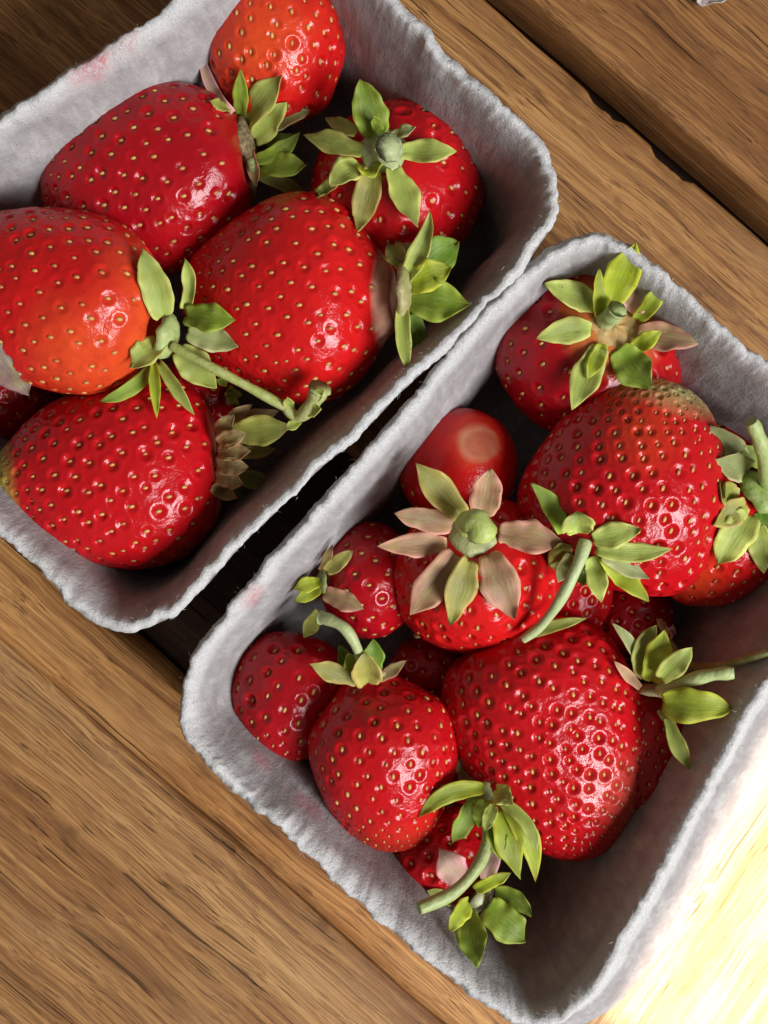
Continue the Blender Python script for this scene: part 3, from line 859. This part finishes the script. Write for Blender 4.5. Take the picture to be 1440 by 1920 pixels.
# K
o, rt, bs = hull('K', (1425, 925), 48, [
    (1405, 965, 1344, 1058, 76, 'lg', dict(arch=.08)), (1400, 945, 1336, 985, 56, 'br', dict(dz=-.002)), (1385, 930, 1335, 918, 46, 'ol', dict(dz=-.004)),
    (1398, 870, 1330, 798, 52, 'gy', dict(arch=.10)), (1402, 885, 1345, 862, 62, 'gy', dict(arch=.22, cup=.5, dz=.006)), (1420, 985, 1432, 1075, 50, 'lg', {}),
    (1425, 870, 1388, 835, 40, 'g', dict(dz=.002)), (1430, 960, 1440, 1030, 60, 'dg', dict(dz=-.001)), (1440, 920, 1505, 925, 66, 'yg', {}), (1440, 880, 1490, 840, 60, 'g', {})],
    colr=(.25, .36, .07), dome=.5, z=.046)
tube('stem', rt, bs, [(1440, 905, .050), (1432, 850, .058), (1420, 815, .062), (1408, 790, .064)], 15, 12, (.34, .42, .13))
# M
o, rt, bs = hull('M', (885, 1005), 42, [
    (865, 968, 780, 868, 62, 'br', dict(arch=.05, cup=.3, dz=.006)), (905, 965, 922, 878, 66, 'pk', dict(arch=.05, dz=.004)), (848, 985, 738, 962, 52, 'pk', dict(arch=.03)),
    (838, 1020, 708, 1024, 50, 'pk', dict(arch=.02)), (855, 1040, 768, 1152, 74, 'pk', dict(arch=.06)), (880, 1050, 842, 1172, 64, 'br', dict(arch=.05)),
    (915, 1040, 966, 1162, 80, 'pk', dict(arch=.06)), (935, 998, 1058, 1018, 68, 'pk', dict(arch=.06, dz=.002))], colr=(.40, .42, .17), dome=.45)
tube('stem', rt, bs, [(876, 985, .056), (888, 978, .061), (900, 988, .063), (905, 1004, .062)], 22, 25, (.44, .53, .11), flare=3)
# N
o, rt, bs = hull('N', (606, 1090), 24, [
    (612, 1072, 662, 1032, 34, 'br', dict(z0=.044)), (600, 1090, 550, 1104, 34, 'yg', dict(z0=.040, arch=.15)), (600, 1102, 552, 1128, 30, 'yg', dict(z0=.039)),
    (610, 1112, 682, 1142, 44, 'pk', dict(z0=.043)), (598, 1148, 568, 1195, 36, 'ol', dict(z0=.040)), (602, 1070, 625, 1020, 20, 'bn', dict(z0=.038))], z=.036)
# O
o, rt, bs = hull('O', (688, 1268), 34, [
    (668, 1276, 580, 1244, 42, 'br', dict(arch=.08, z0=.049)), (660, 1262, 636, 1210, 34, 'dg', dict(z0=.045)), (672, 1262, 652, 1224, 40, 'g', dict(z0=.050)),
    (690, 1282, 684, 1222, 62, 'br', dict(z0=.050, arch=.2, dz=.006, cup=.5)), (702, 1262, 700, 1198, 44, 'dg', dict(z0=.044)), (710, 1275, 760, 1240, 26, 'bn', dict(z0=.045, dz=-.004))],
    colr=(.36, .34, .15), z=.046, dome=.35)
tube('stem', rt, bs, [(680, 1262, .048), (672, 1222, .055), (650, 1182, .058), (622, 1164, .057), (602, 1158, .055)], 9, 11, (.40, .46, .20), flare=4)
# P, Q, L: hulls hidden, a few tips
hull('Q', (790, 1190), 16, [], z=.030)
# X: drooping hull at the lower left of the biggest berry
o, rt, bs = hull('X', (918, 1492), 34, [
    (905, 1478, 784, 1534, 40, 'yg', dict(z0=.048, bend=.13)), (895, 1495, 848, 1580, 48, 'g', dict(z0=.048, dz=.002)), (910, 1500, 898, 1552, 48, 'g', dict(z0=.050)),
    (930, 1480, 960, 1508, 42, 'lg', dict(z0=.050, arch=.2)), (935, 1520, 972, 1642, 56, 'yg', dict(z0=.052, dz=.0)), (948, 1508, 1004, 1652, 46, 'yg', dict(z0=.052, dz=-.002, bend=-.10)),
    (940, 1505, 1006, 1602, 28, 'lg', dict(z0=.053, bend=-.14)), (880, 1470, 838, 1500, 26, 'lg', dict(z0=.047)), (925, 1510, 908, 1560, 30, 'lg', dict(z0=.053)),
    (880, 1468, 858, 1420, 36, 'bn', dict(z0=.040, dz=-.006)), (925, 1530, 938, 1612, 46, 'g', dict(z0=.050))], colr=(.33, .38, .12), z=.044, dome=.4)
tube('stem', rt, bs, [(912, 1520, .050), (914, 1570, .052), (898, 1620, .055), (852, 1672, .058), (785, 1704, .061)], 10.5, 11.5, (.33, .40, .13))
# S
o, rt, bs = hull('S', (1222, 1296), 30, [
    (1205, 1270, 1146, 1168, 28, 'gy', dict(z0=.046, bend=.10)), (1212, 1270, 1232, 1172, 52, 'lg', dict(z0=.046, bend=-.14)), (1222, 1278, 1246, 1182, 58, 'yg', dict(z0=.048, arch=.12)),
    (1238, 1272, 1300, 1214, 48, 'lg', dict(z0=.052)), (1232, 1282, 1278, 1242, 36, 'yg', dict(z0=.047)), (1242, 1318, 1376, 1328, 72, 'yg', dict(z0=.053, arch=.10)),
    (1252, 1345, 1300, 1448, 34, 'lg', dict(z0=.050, bend=.05)), (1240, 1330, 1268, 1362, 30, 'lg', dict(z0=.044)), (1200, 1290, 1150, 1238, 22, 'pk', dict(z0=.046))],
    colr=(.36, .30, .14), z=.043, dome=.4)
tube('stem', rt, bs, [(1238, 1296, .048), (1290, 1276, .054), (1340, 1264, .057), (1376, 1262, .058)], 13, 11, (.42, .52, .20))
# T
o, rt, bs = hull('T', (1090, 1015), 34, [
    (1055, 1000, 994, 908, 42, 'g', dict(z0=.050, bend=.10)), (1085, 1000, 1080, 958, 66, 'lg', dict(z0=.055, arch=.25, cup=.5)), (1112, 1012, 1202, 992, 52, 'lg', dict(z0=.055, arch=.12)),
    (1118, 1030, 1258, 1030, 42, 'lg', dict(z0=.054, bend=.05)), (1128, 1045, 1218, 1128, 46, 'yg', dict(z0=.051)), (1130, 1040, 1214, 1085, 36, 'gy', dict(z0=.050)),
    (1108, 1045, 1128, 1130, 46, 'lg', dict(z0=.053, cup=.4)), (1090, 1040, 1092, 1100, 40, 'dg', dict(z0=.048)), (1060, 1020, 1040, 1070, 50, 'ol', dict(z0=.047, dz=-.003)), (1072, 1040, 1046, 1092, 40, 'gy', dict(z0=.046))],
    colr=(.36, .42, .16), z=.050, dome=.4)
tube('stem', rt, bs, [(1098, 1015, .056), (1082, 1062, .058), (1050, 1125, .056), (1015, 1172, .052), (980, 1200, .050)], 12, 8, (.44, .52, .24))
sepal(o, bs, 985, 1192, 1100, 1160, 26, 'ol', z0=.048, bend=-.03)
# U
o, rt, bs = hull('U', (1248, 1192), 16, [(1240, 1185, 1262, 1196, 20, 'pp', dict(z0=.034)), (1252, 1200, 1262, 1172, 22, 'pp', dict(z0=.032)), (1235, 1160, 1252, 1196, 20, 'bn', dict(z0=.034))], z=.030)
tube('stem', rt, bs, [(1252, 1204, .032), (1296, 1248, .040), (1370, 1244, .051), (1460, 1216, .060)], 8, 7, (.24, .28, .08))
# V
o, rt, bs = hull('V', (892, 1680), 46, [
    (868, 1660, 824, 1592, 62, 'pp', dict(z0=.046, arch=.08)), (910, 1650, 932, 1562, 42, 'pp', dict(z0=.046, arch=.02)), (890, 1668, 958, 1636, 30, 'yg', dict(z0=.048, arch=.15)),
    (928, 1672, 996, 1716, 46, 'g', dict(z0=.044, bend=-.10, hug=False)), (912, 1700, 988, 1766, 76, 'g', dict(z0=.047, dz=.001, hug=False)), (876, 1712, 896, 1814, 60, 'g', dict(z0=.049, dz=.008, hug=False)),
    (878, 1690, 840, 1744, 42, 'yg', dict(z0=.052, dz=.005, arch=.12, hug=False)), (850, 1690, 800, 1668, 30, 'ol', dict(z0=.036))], colr=(.46, .46, .27), z=.040, dome=.5)
# F: greenish seedy tip keeps its own colour in the skin; W: nothing but flesh shows

# ------------------------------------------------------------------ scraps on the table
def scrap(label, cx, cy, size, z, seed, cat='scrap', elong=1.6, rot=0):
    rg = np.random.default_rng(seed)
    nr, nc = 7, 14
    C = np.array(at(cx, cy, z)); rows = []
    for i in range(nr):
        for j in range(nc):
            t = i/(nr-1); th = j/nc*2*math.pi
            rad = size*PX*t*(1 + .25*math.sin(th*3+seed) + .12*math.sin(th*7+seed))
            x, y = rad*math.cos(th)*elong, rad*math.sin(th)
            rows.append(C + np.array([x*math.cos(rot)-y*math.sin(rot), x*math.sin(rot)+y*math.cos(rot), size*PX*(.35*t*t*(1+math.sin(th*2+seed)) + .1)]))
    V = np.array(rows); V2 = V - np.array([0, 0, .0003])
    F = grid_faces(nr, nc, True); n0 = len(V)
    b = (nr-1)*nc
    q = np.array([(b+j, b+(j+1) % nc, b+(j+1) % nc+n0, b+j+n0) for j in range(nc)])
    loc = tuple(C)
    o = mesh_np('dry_leaf_scrap', np.vstack([V, V2]), np.vstack([F, F[:, ::-1]+n0, q]), M_SCRAP, None, loc)
    tag(o, label, cat); return o
scrap('curled dry leaf scrap on the far plank at the top edge', 1332, -6, 26, .0012, 3, elong=1.2)
scrap('brown crumb lying against the sunlit side of the punnet', 1286, 1690, 13, .0025, 5)
scrap('tiny brown crumb alone on the sunlit board', 1326, 1664, 8, .0022, 8, rot=.8)
